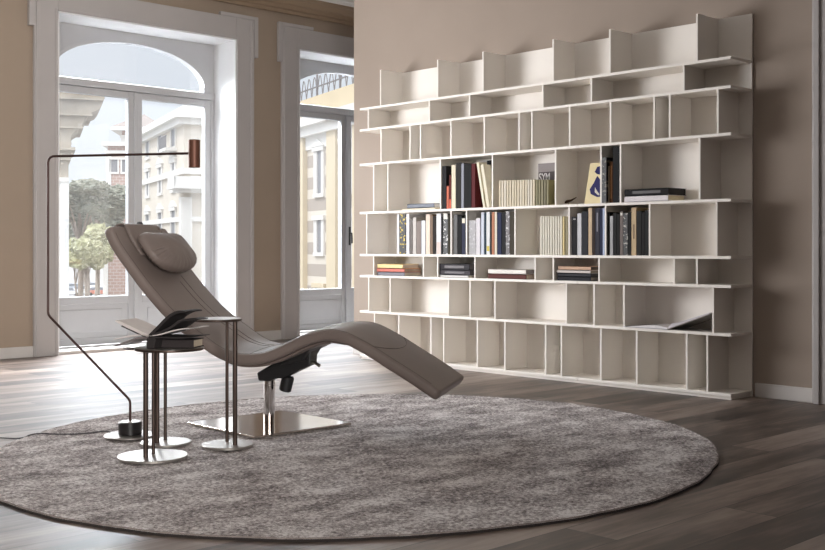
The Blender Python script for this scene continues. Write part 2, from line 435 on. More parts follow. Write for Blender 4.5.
# ---- books
PAGE = (214, 204, 184)
def book(ya, yb, z0, h, depth, col, label, x0=BX0 + .012, group=None, soft=False, pattern=None, mark=None, lean=0, name='book', cat='book'):
    """an upright book with its spine to the front; ya > yb are its left and right sides"""
    w = abs(ya - yb); yc = (ya + yb) / 2
    r = empty(name, (x0, yc, z0)); r.rotation_euler = (lean, 0, 0)
    if lean: r.location.z += sin(abs(lean)) * w / 2
    t = min(.003, w * .2)
    cm = spinemat(col, pattern) if pattern else paint(col)
    c = MB(); c.box(0, t * 1.2, -w / 2, w / 2, 0, h); c.box(t, depth, -w / 2, -w / 2 + t, 0, h); c.box(t, depth, w / 2 - t, w / 2, 0, h)
    c.build('cover', cm, r)
    MB().box(t * 1.2, depth - .004, -w / 2 + t, w / 2 - t, .003, h - .004 if not soft else h - .001).build('pages', paint(PAGE), r)
    if mark:
        mc, za, zb, fr = mark
        MB().box(-.0006, 0, -w / 2 * fr, w / 2 * fr, h * za, h * zb).build('spine_label', paint(mc), r)
    tag(r, label, cat, group); return r
def ub(u0, u1, row, vtop, col, label, x=BX0 + .012, depth=.2, **k):
    ya = shelf_y(u0, x) - .0006; yb = shelf_y(u1, x) + .0006
    z0 = zshelf(row); zt = shelf_z((u0 + u1) / 2, vtop, x)
    top = ZS[row + 1] - T - .004
    return book(ya, yb, z0, min(zt, top) - z0, depth, col, label, x0=x, **k)
BLK = (17, 16, 18); CH = (40, 39, 42)
G5 = 'upright books on the long shelf at mid height'; G4 = 'upright books in the dark compartment above'
# row 5 books (upper): compartment right of the flat pile
L4 = [
 (442.2, 446.2, 166, CH, 'charcoal book, leftmost of the compartment with two leaning cream books', {}),
 (446.6, 448.8, 186, (196, 84, 40), 'short orange book squeezed beside the leftmost charcoal book', {}),
 (449.2, 451.2, 175, (92, 34, 28), 'thin dark red book left of the upright cream spine', dict(mark=((214, 76, 30), .02, .28, .9))),
 (451.5, 455.6, 165, (222, 212, 184), 'upright cream book between the dark red and olive black books', {}),
 (455.9, 460.9, 163, (40, 37, 34), 'brownish black book right of the upright cream spine', {}),
 (461.2, 463.8, 163.5, (128, 130, 142), 'narrow blue-grey book between two black books', {}),
 (464.1, 471.2, 164.5, BLK, 'thick black book left of the dark red one', dict(depth=.09)),
 (471.5, 475.0, 163.5, (92, 32, 36), 'dark red book just left of the leaning cream books', dict(depth=.09)),
]
for u0, u1, v, c, l, k in L4: ub(u0, u1, 4, v, c, l, group=G4, **k)
z4 = zshelf(4)
XF = BX0 + .012
book(shelf_y(475.6, 5.915), shelf_y(481.6, 5.915), z4, .290, .1, (204, 184, 130), 'yellowish book standing upright behind the leaning cream ones', x0=5.915, group=G4)
for ub_, lbl, th, hh in ((484.2, 'cream book leaning left, nearer to the dark red book', .020, .335), (488.2, 'cream book leaning left, nearer to the right divider', .026, .315)):
    yb = shelf_y(ub_, XF)
    ang = R(11.5)
    r = book(yb + th / 2, yb - th / 2, z4, hh, .085, (226, 218, 194), lbl, group=G4, lean=-0.001)
    r.rotation_euler = (-ang, 0, 0); r.location = (XF, yb, z4 + sin(ang) * th / 2)
book(shelf_y(485.5, 5.93), 5.275 + .008, z4, .35, .09, BLK, 'tall black book standing behind the leaning cream books', x0=5.945, group=G4)
# magazines in the next compartment
n = 14
for i in range(n):
    a = 498.8 + (535.4 - 498.8) * i / n; b = a + (535.4 - 498.8) / n - .75
    ub(a, b, 4, 180.6 - i * .09, random.choice([(214, 202, 176), (222, 212, 190), (206, 194, 166), (218, 210, 192)]),
       'cream-spined magazine in the tight row below the pale back wall of the upper shelf', soft=True, name='magazine', cat='magazine', group='cream magazines on the upper book shelf')
n = 5
for i in range(n):
    a = 535.7 + (549.2 - 535.7) * i / n; b = a + (549.2 - 535.7) / n - .75
    ub(a, b, 4, 179.6, random.choice([(128, 120, 82), (112, 104, 72), (138, 130, 96)]),
       'olive-spined magazine at the right end of the cream magazine row', soft=True, name='magazine', cat='magazine', group='olive magazines on the upper book shelf')

def text_mesh(body, size, name, m, parent, loc, rot, sx=1):
    cu = bpy.data.curves.new(name, 'FONT'); cu.body = body; cu.size = size; cu.extrude = .0004; cu.offset = .001
    o = bpy.data.objects.new(name, cu); COL.objects.link(o)
    dg = bpy.context.evaluated_depsgraph_get(); me = bpy.data.meshes.new_from_object(o.evaluated_get(dg))
    bpy.data.objects.remove(o); bpy.data.curves.remove(cu)
    me.materials.clear(); me.materials.append(m)
    o = bpy.data.objects.new(name, me); COL.objects.link(o); o.parent = parent; o.location = loc; o.rotation_euler = rot; o.scale = (sx, 1, 1); return o
# face-on magazine with white letters behind the row
xm = 5.995
ya, yb = shelf_y(538.3, xm), 4.698 + .008
r = empty('magazine', (xm, (ya + yb) / 2, z4)); w = ya - yb; hm = shelf_z(545, 163.3, xm) - z4
MB().box(0, .004, -w / 2, w / 2, 0, hm).build('cover', paint((84, 76, 76)), r)
MB().box(-.0008, 0, -w / 2, w / 2, hm * .80, hm).build('cover_band', paint((134, 124, 122)), r)
MB().box(.004, .010, -w / 2 + .002, w / 2 - .002, .002, hm - .002).build('pages', paint(PAGE), r)
text_mesh('SYM', .075, 'title_lettering', paint((206, 200, 198)), r, (-.0012, w / 2 - .006, hm * .60), (R(90), 0, R(-90)), .75)
tag(r, 'grey magazine propped face-out with pale capital letters behind the olive spines', 'magazine')

# art-cover book leaning in the middle compartment (plain blue shapes), carved twig, black books
xa = 5.86
yl, yr = shelf_y(581.5, xa), shelf_y(603, xa)
w = yl - yr; hh = .275
r = empty('book', (xa + .03, (yl + yr) / 2, z4 + .002)); r.rotation_euler = (0, R(6), 0)
sh = .028
def Q(y, z): return (0, w / 2 - y * w - z * .0 - (z) * sh, z * hh)
MB().prism([Q(0, 0), Q(1, 0), Q(1, 1), Q(0, 1)], (.012, 0, 0)).build('cover', paint((222, 206, 160)), r)
def blob(pts, name, c, x=-.0012):
    MB().prism([(x, w / 2 - a * w - b * sh, b * hh) for a, b in pts], (.001, 0, 0)).build(name, paint(c), r)
blob([(.28, .78), (.36, .90), (.60, .93), (.95, .90), (.95, .74), (.62, .70), (.40, .72)], 'cover_shape', (44, 42, 92))
blob([(.52, .80), (.60, .85), (.74, .84), (.78, .79), (.64, .77)], 'cover_shape', (206, 200, 186), -.0022)
blob([(.42, .68), (.62, .56), (.84, .42), (.95, .25), (.92, .16), (.55, .16), (.24, .24), (.16, .36), (.30, .50)], 'cover_shape', (44, 42, 92))
blob([(.40, .40), (.50, .32), (.66, .22), (.60, .20), (.42, .28)], 'cover_shape', (206, 200, 186), -.0022)
tag(r, 'cream book propped face-out with loose dark blue shapes on its cover', 'book')
# twig
p0 = Vector((5.90, shelf_y(563.5, 5.9), z4 + .012)); p1 = Vector((5.93, shelf_y(576.5, 5.93), z4 + .052))
t = MB(); t.tube([p0, p0.lerp(p1, .25) + Vector((0, 0, .002)), p0.lerp(p1, .6) + Vector((0, 0, -.004)), p1], [.004, .010, .007, .003], 10)
tw = empty('carved_ornament', (p0.x, p0.y, z4)); bm_ = t.build('body', paint((72, 50, 32)), tw, smooth=True); bm_.location = -tw.location
t = MB(); q = p0.lerp(p1, .4); t.cyl(.012, 0, .004, (q.x, q.y, z4)); t.tube([(q.x, q.y, z4 + .003), q], .002, 8)
bm_ = t.build('stand', paint((140, 128, 104)), tw); bm_.location = -tw.location
tag(tw, 'small dark brown carved twig-like ornament tilted left of the blue-shape cover', 'ornament')
ub(601.8, 606.3, 4, 157.5, BLK, 'tall black book with pale specks touching the blue-shape cover', pattern=(120, 116, 104), x=BX0 - .012, depth=.12)
ub(606.6, 609.2, 4, 166, (216, 196, 168), 'slim cream book between the specked black book and a brown one', depth=.12)
ub(609.5, 612.6, 4, 161.5, (96, 64, 38), 'brown book standing left of the tallest black book', mark=((150, 100, 50), .1, .9, .5), depth=.12)
ub(612.9, 619.3, 4, 146.5, (20, 20, 22), 'tallest black book, its top almost at the shelf above', x=BX0 + .004)
book(4.308, shelf_y(612.8, 5.93), z4, .36, .08, (26, 24, 26), 'tall black book set back behind the cream and brown spines', x0=5.95)
def flat(u0, u1, v0, v1, X, depth, row, col, label, z0=None, side=PAGE, group=None, name='book', cat='book', sp=None, xo=0):
    """a closed book lying flat, spine to the front"""
    ya, yb = shelf_y(u0, X), shelf_y(u1, X); um = (u0 + u1) / 2
    h = abs(shelf_z(um, v0, X) - shelf_z(um, v1, X))
    r = empty(name, (X + xo, (ya + yb) / 2, z0)); w = ya - yb; t = min(.003, h * .2)
    c = MB(); c.box(0, t * 1.3, -w / 2, w / 2, 0, h); c.box(0, depth, -w / 2, w / 2, 0, t); c.box(0, depth, -w / 2, w / 2, h - t, h)
    c.build('cover', paint(col), r)
    MB().box(t * 1.3, depth - .004, -w / 2 + .003, w / 2 - .003, t, h - t).build('pages', paint(side), r)
    if sp: MB().box(-.0006, 0, -w * .32, w * .32, h * .3, h * .7).build('spine_label', paint(sp), r)
    tag(r, label, cat, group); return z0 + h + .0004
# white + black lying books at the right
z = z4; X = BX0 + .01
z = flat(624.4, 668, 198.0, 204, X, .19, 4, (224, 218, 220), 'thick white book lying flat under a black one near the right end', z, side=(200, 188, 156))
flat(624.8, 668.5, 190.6, 197.4, X, .20, 4, (24, 22, 24), 'black book with pale spine lettering lying on the thick white book', z, side=(40, 38, 38), sp=(90, 88, 88))
# grey pair lying left
z = z4; X = BX0 + .02
z = flat(402.5, 435, 208.6, 210.6, X, .12, 4, (226, 214, 192), 'thin cream book lying under the blue-grey one at the left', z)
flat(407.2, 434, 204.2, 208.3, X, .12, 4, (112, 118, 130), 'blue-grey book lying flat on a thin cream one at the left', z, side=(190, 186, 182))

# long middle row (row index 3)
L5 = [
 (397.2, 399.1, 214, (222, 222, 226), 'pale grey book at the left end of the long middle row', {}),
 (399.6, 405.6, 214, (30, 32, 32), 'black book with yellow flecks near the left end of the long middle row', dict(pattern=(206, 176, 50))),
 (406.3, 409.3, 214, (226, 224, 226), 'white book right of the yellow-flecked black book', {}),
 (409.8, 412.3, 219, (92, 84, 78), 'narrow taupe book right of the first white spine', {}),
 (412.7, 416.2, 217.5, (190, 184, 178), 'light grey-beige book beside a lower brown-grey one', {}),
 (416.5, 421.0, 221.5, (124, 110, 102), 'lower brown-grey book between two pale spines', {}),
 (421.4, 425.2, 220.5, (214, 216, 222), 'pale bluish book right of the lower brown-grey one', {}),
 (425.9, 429.9, 214.4, (220, 204, 186), 'cream pink book beside the plain brown spine', {}),
 (430.1, 432.8, 214.4, (112, 84, 58), 'plain brown book right of the cream pink spine', {}),
 (433.0, 435.9, 216, (42, 36, 32), 'very dark brown book before the wide white spine', {}),
 (436.4, 441.0, 213.6, (220, 220, 222), 'wide white book with pinkish foot in the left half of the long row', dict(mark=((214, 196, 188), .0, .3, .9))),
 (441.3, 443.0, 216, BLK, 'thin black book right of the wide white spine', {}),
 (443.3, 447.7, 213.4, (40, 40, 42), 'black and white patterned book with a white head', dict(pattern=(210, 208, 206), mark=((222, 218, 208), .86, .99, .9))),
 (447.9, 449.7, 215, (58, 54, 44), 'dark olive book against the first inner divider', {}),
 (451.9, 453.4, 220, (176, 174, 172), 'thin pale grey book just right of the first inner divider', {}),
 (453.6, 457.3, 214.6, (86, 86, 86), 'mid grey book next to a thin pale grey one', {}),
 (457.6, 461.6, 216, BLK, 'plain black book left of the cream-headed navy one', {}),
 (461.8, 465.2, 218, (50, 52, 72), 'navy book with a cream head band', dict(mark=((224, 216, 196), .86, .99, .9))),
 (467.9, 475.8, 220.2, (158, 156, 158), 'broad grey book with fine streaks right of the second divider', dict(pattern=(186, 184, 186))),
 (476.1, 480.0, 218.2, (214, 210, 214), 'whitish book standing against the broad streaked grey one', {}),
 (481.2, 484.0, 212.3, (198, 204, 216), 'tall pale blue book in the middle of the long row', {}),
 (484.2, 486.1, 213, (44, 60, 72), 'thin teal black book after the tall pale blue one', {}),
 (486.4, 489.8, 211.8, (216, 218, 218), 'tall white book with a yellow patch near its foot', dict(mark=((210, 190, 70), .08, .2, .8))),
 (490.0, 491.6, 214, (44, 42, 42), 'thin dark book left of the orange brown spine', {}),
 (491.8, 494.5, 212.2, (170, 98, 52), 'orange brown book in the middle of the long row', {}),
 (494.7, 497.0, 211.8, (214, 206, 184), 'slim cream book between orange brown and navy spines', {}),
 (497.3, 501.3, 212.4, (42, 48, 78), 'navy blue book right of the slim cream one', {}),
 (501.6, 505.4, 212.4, (28, 28, 32), 'black book between navy and speckled grey spines', {}),
 (505.7, 509.6, 211.2, (92, 86, 88), 'speckled grey book near the right end of the first long block', dict(pattern=(196, 192, 194))),
 (509.9, 513.9, 211.5, (66, 60, 50), 'dark olive brown book at the right end of the first long block', {}),
]
for u0, u1, v, c, l, k in L5: ub(u0, u1, 3, v, c, l, group=G5, **k)
n = 10
for i in range(n):
    a = 540 + (565.2 - 540) * i / n; b = a + (565.2 - 540) / n - .8
    ub(a, b, 3, 216.3, (222, 216, 200) if i < 9 else (216, 196, 140), 'white-spined magazine in the row on the long middle shelf' if i < 9 else 'yellowish magazine ending the white-spined row',
       soft=True, name='magazine', cat='magazine', group='white magazines on the long middle shelf' if i < 9 else None)
ub(565.4, 567.8, 3, 216.5, (132, 122, 88), 'olive magazine between the yellowish one and the divider', soft=True, name='magazine', cat='magazine')
L6 = [
 (570.4, 571.6, 217, (216, 214, 216), 'thin white book just right of the white magazines', {}),
 (571.8, 577.0, 217, (34, 34, 38), 'black book with a small white dot near its head', dict(mark=((190, 190, 190), .93, .96, .5))),
 (577.3, 581.4, 213.4, (196, 196, 200), 'silver white book between two black blocks', {}),
 (581.8, 587.8, 211.5, (46, 46, 52), 'charcoal book between the silver white and tan spines', {}),
 (588.4, 591.9, 208, (196, 170, 136), 'tall tan book left of a brown-black spine', {}),
 (592.1, 594.8, 208.4, (56, 44, 38), 'brown-black book right of the tall tan spine', {}),
 (595.1, 599.6, 208, (52, 52, 62), 'slate book with faint grey lettering right of the centre', dict(mark=((122, 120, 132), .5, .9, .3))),
 (599.8, 602.4, 208, (36, 40, 66), 'deep navy book before the light blue spine', {}),
 (602.6, 604.6, 208, (164, 176, 204), 'light blue book against the divider', {}),
 (606.6, 609.6, 212, (22, 20, 20), 'black book just right of the divider by the light blue book', {}),
 (609.9, 612.9, 216, (166, 166, 168), 'light grey lower book among black ones at the right', {}),
 (613.2, 616.4, 213, (30, 30, 30), 'black book right of the light grey lower one', {}),
 (616.6, 619.6, 214, (24, 23, 23), 'plain black book left of the brown-grey spine', {}),
 (619.9, 622.9, 211.5, (98, 84, 78), 'brown-grey book with a white dot on its head', dict(mark=((220, 216, 208), .91, .97, .7))),
 (623.2, 627.6, 213, (26, 25, 26), 'black book with a column of white specks', dict(pattern=(176, 172, 164))),
 (627.9, 631.0, 212, (22, 21, 21), 'plain black book left of the right-hand tan spine', {}),
 (631.4, 636.2, 207.6, (190, 164, 124), 'tall tan book in the right-hand black block', dict(mark=((120, 96, 66), .35, .65, .3))),
 (636.5, 641.2, 211, (38, 38, 36), 'black book touching the right-hand tan spine', {}),
 (641.5, 644.9, 212.5, (26, 26, 26), 'second black book right of the right-hand tan spine', {}),
 (645.1, 648.4, 210, (36, 38, 38), 'black book ending the long row at its right divider', {}),
]
for u0, u1, v, c, l, k in L6: ub(u0, u1, 3, v, c, l, group=G5, **k)

# low row (index 2): flat piles
X = BX0 + .015; z = zshelf(2)
z = flat(377.6, 404.5, 272.6, 276.3, X, .18, 2, (118, 116, 124), 'blue-grey book at the bottom of the pile with yellow and red books', z, side=(196, 184, 166))
z = flat(376.9, 404.3, 268.8, 272.4, X, .18, 2, (206, 112, 96), 'salmon red book in the middle of the leftmost pile', z, side=(170, 150, 132))
z = flat(377.6, 402.6, 264.2, 268.6, X, .18, 2, (240, 214, 150), 'pale yellow book on top of the leftmost pile', z, side=(214, 196, 176))
z = zshelf(2)
z = flat(439.8, 468.6, 275.2, 277.6, X, .17, 2, (222, 218, 216), 'thin white book under the two dark books of the second pile', z)
z = flat(439.4, 470, 269.8, 274.8, X, .17, 2, (72, 68, 74), 'dark grey book in the middle of the second pile', z, side=(80, 74, 74), sp=(104, 100, 104))
z = flat(439.2, 469.4, 263.2, 269.4, X, .17, 2, (58, 56, 60), 'dark grey lettered book on top of the second pile', z, side=(84, 78, 78), sp=(112, 108, 110))
z = zshelf(2)
z = flat(488, 526, 274.8, 279.6, X, .17, 2, (94, 52, 48), 'dark red book under the white one of the third pile', z, side=(160, 144, 128))
z = flat(488.2, 525.6, 269.4, 274.2, X, .17, 2, (234, 228, 220), 'white book lying on the dark red one', z, side=(110, 104, 104))
z = zshelf(2)
z = flat(557.4, 590.6, 277.2, 281.2, X, .18, 2, (40, 40, 46), 'black book at the bottom of the fourth pile', z, side=(120, 112, 104))
z = flat(557.6, 591, 273.4, 276.8, X, .18, 2, (54, 54, 60), 'charcoal book second from the bottom of the fourth pile', z, side=(90, 84, 80))
z = flat(556.3, 590.4, 269.7, 272.8, X, .18, 2, (212, 202, 196), 'white book near the top of the fourth pile', z, side=(150, 138, 122))
z = flat(558.2, 590.8, 265.3, 269.2, X, .18, 2, (196, 158, 130), 'tan book with dark left end on top of the fourth pile', z, side=(90, 78, 70))

# open book in the lower right
z0 = zshelf(1); X = BX0 - .004
ysp = shelf_y(667, X); yl = shelf_y(623.5, X); yr = 3.495 + .008
r = empty('open_book', (X, ysp, z0))
W1 = yl - ysp; W2 = ysp - yr; H2 = .112; D_ = .235
MB().box(0, D_, 0, W1, 0, .004).build('cover', paint((176, 172, 176)), r)
c = MB(); c.prism([(0, 0, 0), (0, 0, .005), (0, -W2, H2 + .005), (0, -W2, H2)], (D_, 0, 0)); c.build('cover', paint((150, 144, 140)), r)
pg = crom([(0, 0, .012), (0, W1 * .25, .022), (0, W1 * .5, .018), (0, W1 * .75, .009), (0, W1 * .93, .0045)], 5)
c = MB(); c.prism([(.004, 0.001, .0045)] + [(.004, p.y, p.z) for p in pg], (D_ - .012, 0, 0)); c.build('pages', paint((226, 222, 222), .4), r)
up = [(0, .012), (.10, .028 + H2 * .10), (.3, .012 + H2 * .3 + .008), (.6, H2 * .6 + .016), (.95, H2 * .95 + .012)]
c = MB(); c.prism([(.004, -0.001, .0055), (.004, -W2 * .95, H2 * .95 + .0055)] + [(.004, -W2 * a, b) for a, b in reversed(up)], (D_ - .012, 0, 0)); c.build('pages', paint((206, 200, 204), .4), r)
tag(r, 'large open book with one half propped up against the divider in the low right compartment', 'book')

# ------------------------------------------------------------------ rug
RC = Vector((3.2655, 3.777)); RR = 1.621; RZ = .020
def build_rug():
    me = bpy.data.meshes.new('round_rug'); NA, NR = 720, 150
    from mathutils import noise as mn
    vs = []; fs = []
    def edge(a): return RR + .0496 * cos(2 * a) + .0228 * sin(2 * a) + .005 * sin(7 * a) + .0025 * sin(23 * a) + .0015 * sin(51 * a) 
    for j in range(NR + 1):
        t = (j / NR)
        for i in range(NA):
            a = 2 * pi * i / NA; rr = edge(a) * (t ** .8 if j else .002)
            x, y = rr * cos(a), rr * sin(a)
            z = RZ - .006
            z += .004 * mn.noise(Vector((x * 3, y * 3, 0))) + .004 * mn.noise(Vector((x * 14, y * 14, 3))) + .0045 * mn.noise(Vector((x * 55, y * 55, 7)))
            if j == NR: z = .0105
            vs.append((x, y, min(max(z - .001, .006), .0182)))
    for j in range(NR):
        for i in range(NA):
            k = (i + 1) % NA
            fs.append((j * NA + i, j * NA + k, (j + 1) * NA + k, (j + 1) * NA + i))
    fs.append(tuple(range(NA))[::-1])
    b0 = len(vs)
    for i in range(NA):
        a = 2 * pi * i / NA; vs.append((edge(a) * cos(a), edge(a) * sin(a), .0005))
    for i in range(NA):
        k = (i + 1) % NA; fs.append((NR * NA + i, NR * NA + k, b0 + k, b0 + i))
    me.from_pydata(vs, [], fs); me.update()
    me.materials.append(M['rug']); me.materials.append(M['rugedge'])
    n = len(me.polygons)
    for p in me.polygons: p.use_smooth = True
    for i in range(n - NA, n): me.polygons[i].material_index = 1
    o = bpy.data.objects.new('round_rug', me); COL.objects.link(o); o.location = (RC.x, RC.y, 0)
    tag(o, 'large round grey-mauve crushed pile rug on the dark wooden floor', 'rug')
    # rolled border
    b = MB(); b.tube([(edge(2 * pi * i / 480) * .998 * cos(2 * pi * i / 480), edge(2 * pi * i / 480) * .998 * sin(2 * pi * i / 480), .0108) for i in range(481)], .0030, 8)
    b.build('border', M['rugrim'], o, smooth=True)
build_rug()
RT_Z = .0196   # where things stand on the pile

# ------------------------------------------------------------------ chaise longue
CH_ = empty('chaise_longue', (3.235, 4.44, RT_Z), R(-56.557))
tag(CH_, 'taupe leather wave-shaped chaise longue on a square polished steel base', 'chaise longue')
dz = -RT_Z
TOP = [(-.703, 1.010), (-.690, .985), (-.65, .912), (-.541, .772), (-.47, .690), (-.388, .606), (-.30, .534), (-.233, .490), (-.15, .435), (-.085, .408), (-.02, .398), (.06, .404), (.118, .422), (.176, .447), (.24, .478), (.306, .503), (.362, .517), (.418, .520), (.47, .513), (.517, .496), (.614, .447), (.711, .389), (.808, .332), (.904, .271), (.94, .247)]
curve = crom([(s, 0, z + dz) for s, z in TOP], 5)
THK = .052; HW = .31
def frame(i):
    a = curve[max(i - 1, 0)]; b = curve[min(i + 1, len(curve) - 1)]; t = (b - a).normalized()
    return curve[i], t, Vector((-t.z, 0, t.x))      # point, tangent, upward normal
def sec(hw, th, r, n=5, crown=.012):
    """rounded rectangle cross section: (w, n) with n measured from the top edge"""
    pts = []
    for cx, cz, a0 in ((hw - r, -r, 0), (-hw + r, -r, 90), (-hw + r, -th + r, 180), (hw - r, -th + r, 270)):
        for k in range(n + 1):
            a = R(a0 + 90 * k / n); pts.append((cx + r * cos(a), cz + r * sin(a)))
        if a0 == 0:
            for k in range(1, 12): pts.append((hw - r - (2 * hw - 2 * r) * k / 12, crown * sin(pi * k / 12)))
        if a0 == 180:
            for k in range(1, 6): pts.append((-hw + r + (2 * hw - 2 * r) * k / 6, -th))
    return pts
def sweep(i0, i1, hw, th, off, r, name, m, endr=.032, crown=.012):
    b = bmesh.new(); rings = []
    L = [0]
    for i in range(i0 + 1, i1 + 1): L.append(L[-1] + (curve[i] - curve[i - 1]).length)
    tot = L[-1]
    def ring(p, t, nrm, k, tk, rr):
        out = []
        for w, h in sec(k, tk, min(rr, tk * .48, k * .9), crown=crown * tk / th):
            out.append(b.verts.new(p + Vector((0, w, 0)) + nrm * (off + h - (th - tk) / 2)))
        return out
    seq = []
    for j, i in enumerate(range(i0, i1 + 1)):
        d = min(L[j], tot - L[j])
        if endr * .98 > d:
            q = 1 - d / endr; k = hw - endr * (1 - math_sqrt(max(0, 1 - q * q))); 
            q2 = max(0, 1 - d / .022); tk = th * (.35 + .65 * math_sqrt(max(0, 1 - q2 * q2)))
        else: k = hw; tk = th
        p, t, nr = frame(i); seq.append((p, t, nr, k, tk))
    # extra dense rings at both ends
    def lerp_at(dist):
        for j in range(1, len(L)):
            if L[j] >= dist - 1e-9:
                f = (dist - L[j - 1]) / (L[j] - L[j - 1]); A = frame(i0 + j - 1); B = frame(i0 + j)
                return A[0].lerp(B[0], f), A[1].lerp(B[1], f).normalized(), A[2].lerp(B[2], f).normalized()
    ds = sorted(set([0, .002, .005, .01, .016, .022, .03, .04] + [round(.05 + (tot - .1) * k / 110, 5) for k in range(111)] + [tot - x for x in (.04, .03, .022, .016, .01, .005, .002, 0)]))
    for dd in ds:
        d = min(dd, tot - dd); p, t, nr = lerp_at(min(max(dd, 0), tot))
        q = max(0, 1 - d / endr); k = hw - endr * (1 - math_sqrt(max(0, 1 - q * q)))
        q2 = max(0, 1 - d / .014); tk = th * (.45 + .55 * math_sqrt(max(0, 1 - q2 * q2)))
        rings.append(ring(p, t, nr, k, tk, r))
    for A, B in zip(rings, rings[1:]):
        n = len(A)
        for k in range(n): b.faces.new((A[k], A[(k + 1) % n], B[(k + 1) % n], B[k]))
    b.faces.new(rings[0][::-1]); b.faces.new(rings[-1])
    o = MB(); o.b.free(); o.b = b
    return o.build(name, m, CH_, smooth=True)
def math_sqrt(x): return x ** .5
N_ = len(curve)
seat = sweep(0, N_ - 1, HW, THK, 0.0, .020, 'cushion', M['leather'])
# shell under the middle of the cushion
def idx(s): return min(range(N_), key=lambda i: abs(curve[i].x - s))
sweep(idx(-.12), idx(.50), HW - .05, .014, -THK - .0005, .006, 'support_shell', M['shell'], endr=.06, crown=0)
# seams: two lengthwise lines at the middle, a cross seam at the seat and one at the footrest
def frame_s(s):
    i = max(j for j in range(N_ - 1) if curve[j].x <= s); f = (s - curve[i].x) / (curve[i + 1].x - curve[i].x)
    A = frame(i); B = frame(i + 1); return A[0].lerp(B[0], f), A[1].lerp(B[1], f).normalized(), A[2].lerp(B[2], f).normalized()
def surf(i, w, lift=.0006):
    p, t, nr = frame(i) if isinstance(i, int) else frame_s(i); x = (w + HW - .02) / (2 * HW - .04)
    return p + Vector((0, w, 0)) + nr * (.012 * sin(pi * min(max(x, 0), 1)) + lift)
def seam(pts, r=.0012): MB().tube(pts, r, 6).build('seam', M['seam'], seat, smooth=True)
seam([surf(i, .018 - .0 * i) for i in range(idx(-.50), idx(.02))])
seam([surf(i, .085) for i in range(idx(-.52), idx(.02))])
seam([surf(idx(.02) , w) for w in [(-.285 + .57 * k / 24) for k in range(25)]])
seam([surf(.62 + .06 * (1 - ((k - 12) / 12) ** 2), -.285 + .57 * k / 24, .001) for k in range(25)], .0012)
seam([surf(i, -.288, .0) for i in range(6, N_ - 6)], .0014)
seam([surf(i, .288, .0) for i in range(6, N_ - 6)], .0014)

# head pillow with its flap over the top end
def on_back(s, w, lift):
    i = idx(s); p, t, nr = frame(i); return p + Vector((0, w, 0)) + nr * lift
fl = bmesh.new(); rows = []
for k in range(0, 22):
    i = int(idx(-.60) * (1 - k / 21.0)); p, t, nr = frame(i); rows.append([fl.verts.new(p + Vector((0, w, 0)) + nr * (.012 * sin(pi * (w + .29) / .58) + .0042)) for w in [(-.185 + .37 * q / 10) for q in range(11)]])
p, t, nr = frame(0)
for d, n_ in ((.012, .0), (.018, -.02), (.016, -.05), (.012, -.075), (.03, -.09)):
    if d == .03: break
    rows.append([fl.verts.new(p - t * d + Vector((0, w, 0)) + nr * n_) for w in [(-.185 + .37 * q / 10) for q in range(11)]])
for A, B in zip(rows, rows[1:]):
    for q in range(10): fl.faces.new((A[q], A[q + 1], B[q + 1], B[q]))
o = MB(); o.b.free(); o.b = fl; flap = o.build('pillow_flap', M['leather'], CH_, smooth=True)
sm = flap.modifiers.new('thickness', 'SOLIDIFY'); sm.thickness = .006; sm.offset = 0
for w in (-.187, .187):
    MB().tube([surf(i, w, .006) for i in range(1, idx(-.605))], .0036, 8).build('flap_piping', M['shell'], flap, smooth=True)
MB().lathe([(0, 0), (.010, 0), (.011, .012), (.016, .02), (.017, .03), (.012, .038), (0, .04)], 20, (-.715, 0.02, curve[0].z - .014)).build('strap_knob', M['black'], CH_, smooth=True)

def pillow():
    b = bmesh.new(); bmesh.ops.create_uvsphere(b, u_segments=96, v_segments=48, radius=1)
    p, t, nr = frame_s(-.600); p = p - Vector((0, .004, 0))
    from mathutils import noise as mn
    for v in b.verts:
        x, y, z = v.co        # x along the back (down), y across, z thickness
        se = lambda q, e: (abs(q) ** e) * (1 if q >= 0 else -1)
        r2 = (x * x + y * y) ** .5
        ang = atan2(y, x)
        # plan outline: straight upper edge, bowed lower edge
        c, s_ = cos(ang), sin(ang); k = (abs(c) ** (2.5 if x > 0 else 6) + abs(s_) ** (2.5 if x > 0 else 6)) ** (-1 / (2.5 if x > 0 else 6))
        X = x * k * .112; Y = y * k * .235
        if x > 0: X *= 1 + .12 * (1 - y * y)
        Z = se(z, .8) * .058 * (1 if x > 0 else 1 - .35 * x * x) * (1 + .05 * cos(3 * y))
        if r2 > .45 and x > 0: Z += (r2 - .45) * .007 * sin(ang * 34 + 2 * x)
        Z *= 1 + .08 * mn.noise(Vector((X * 18, Y * 18, z)))
        Z += .02 * max(0, x) * 0
        v.co = p + t * (X + .01) + Vector((0, Y, 0)) + nr * (Z + .074)
    o = MB(); o.b.free(); o.b = b
    return o.build('head_pillow', M['leather'], CH_, smooth=True)
pillow()

# base plate aligned with the room, post and mechanism
def room_mtx(): return Matrix.Rotation(R(56.557), 4, 'Z')
MB().box(-.2925, .2925, -.2875, .2875, 0.0, .010, room_mtx()).build('base_plate', M['plate'], CH_, bevel=.002)
MB().cyl(.028, .010, .195, (0, 0, 0), 40, .001).cyl(.0275, .195, .225, (0, 0, 0), 40, .001).build('post', M['chrome'], CH_, smooth=True)
arm = [(-.046, .262), (-.038, .222), (.020, .220), (.050, .238), (.085, .236), (.11, .246), (.168, .275), (.232, .305), (.240, .392), (.19, .372), (.13, .342), (.06, .322)]
MB().prism([(s, -.055, z) for s, z in arm], (0, .11, 0)).build('tilt_mechanism', M['black'], CH_, bevel=.008)
MB().prism([(s, -.10, z) for s, z in ((.09, .306), (.21, .330), (.255, .400), (.20, .378), (.12, .342))], (0, .20, 0)).build('mounting_bracket', M['black'], CH_, bevel=.005)
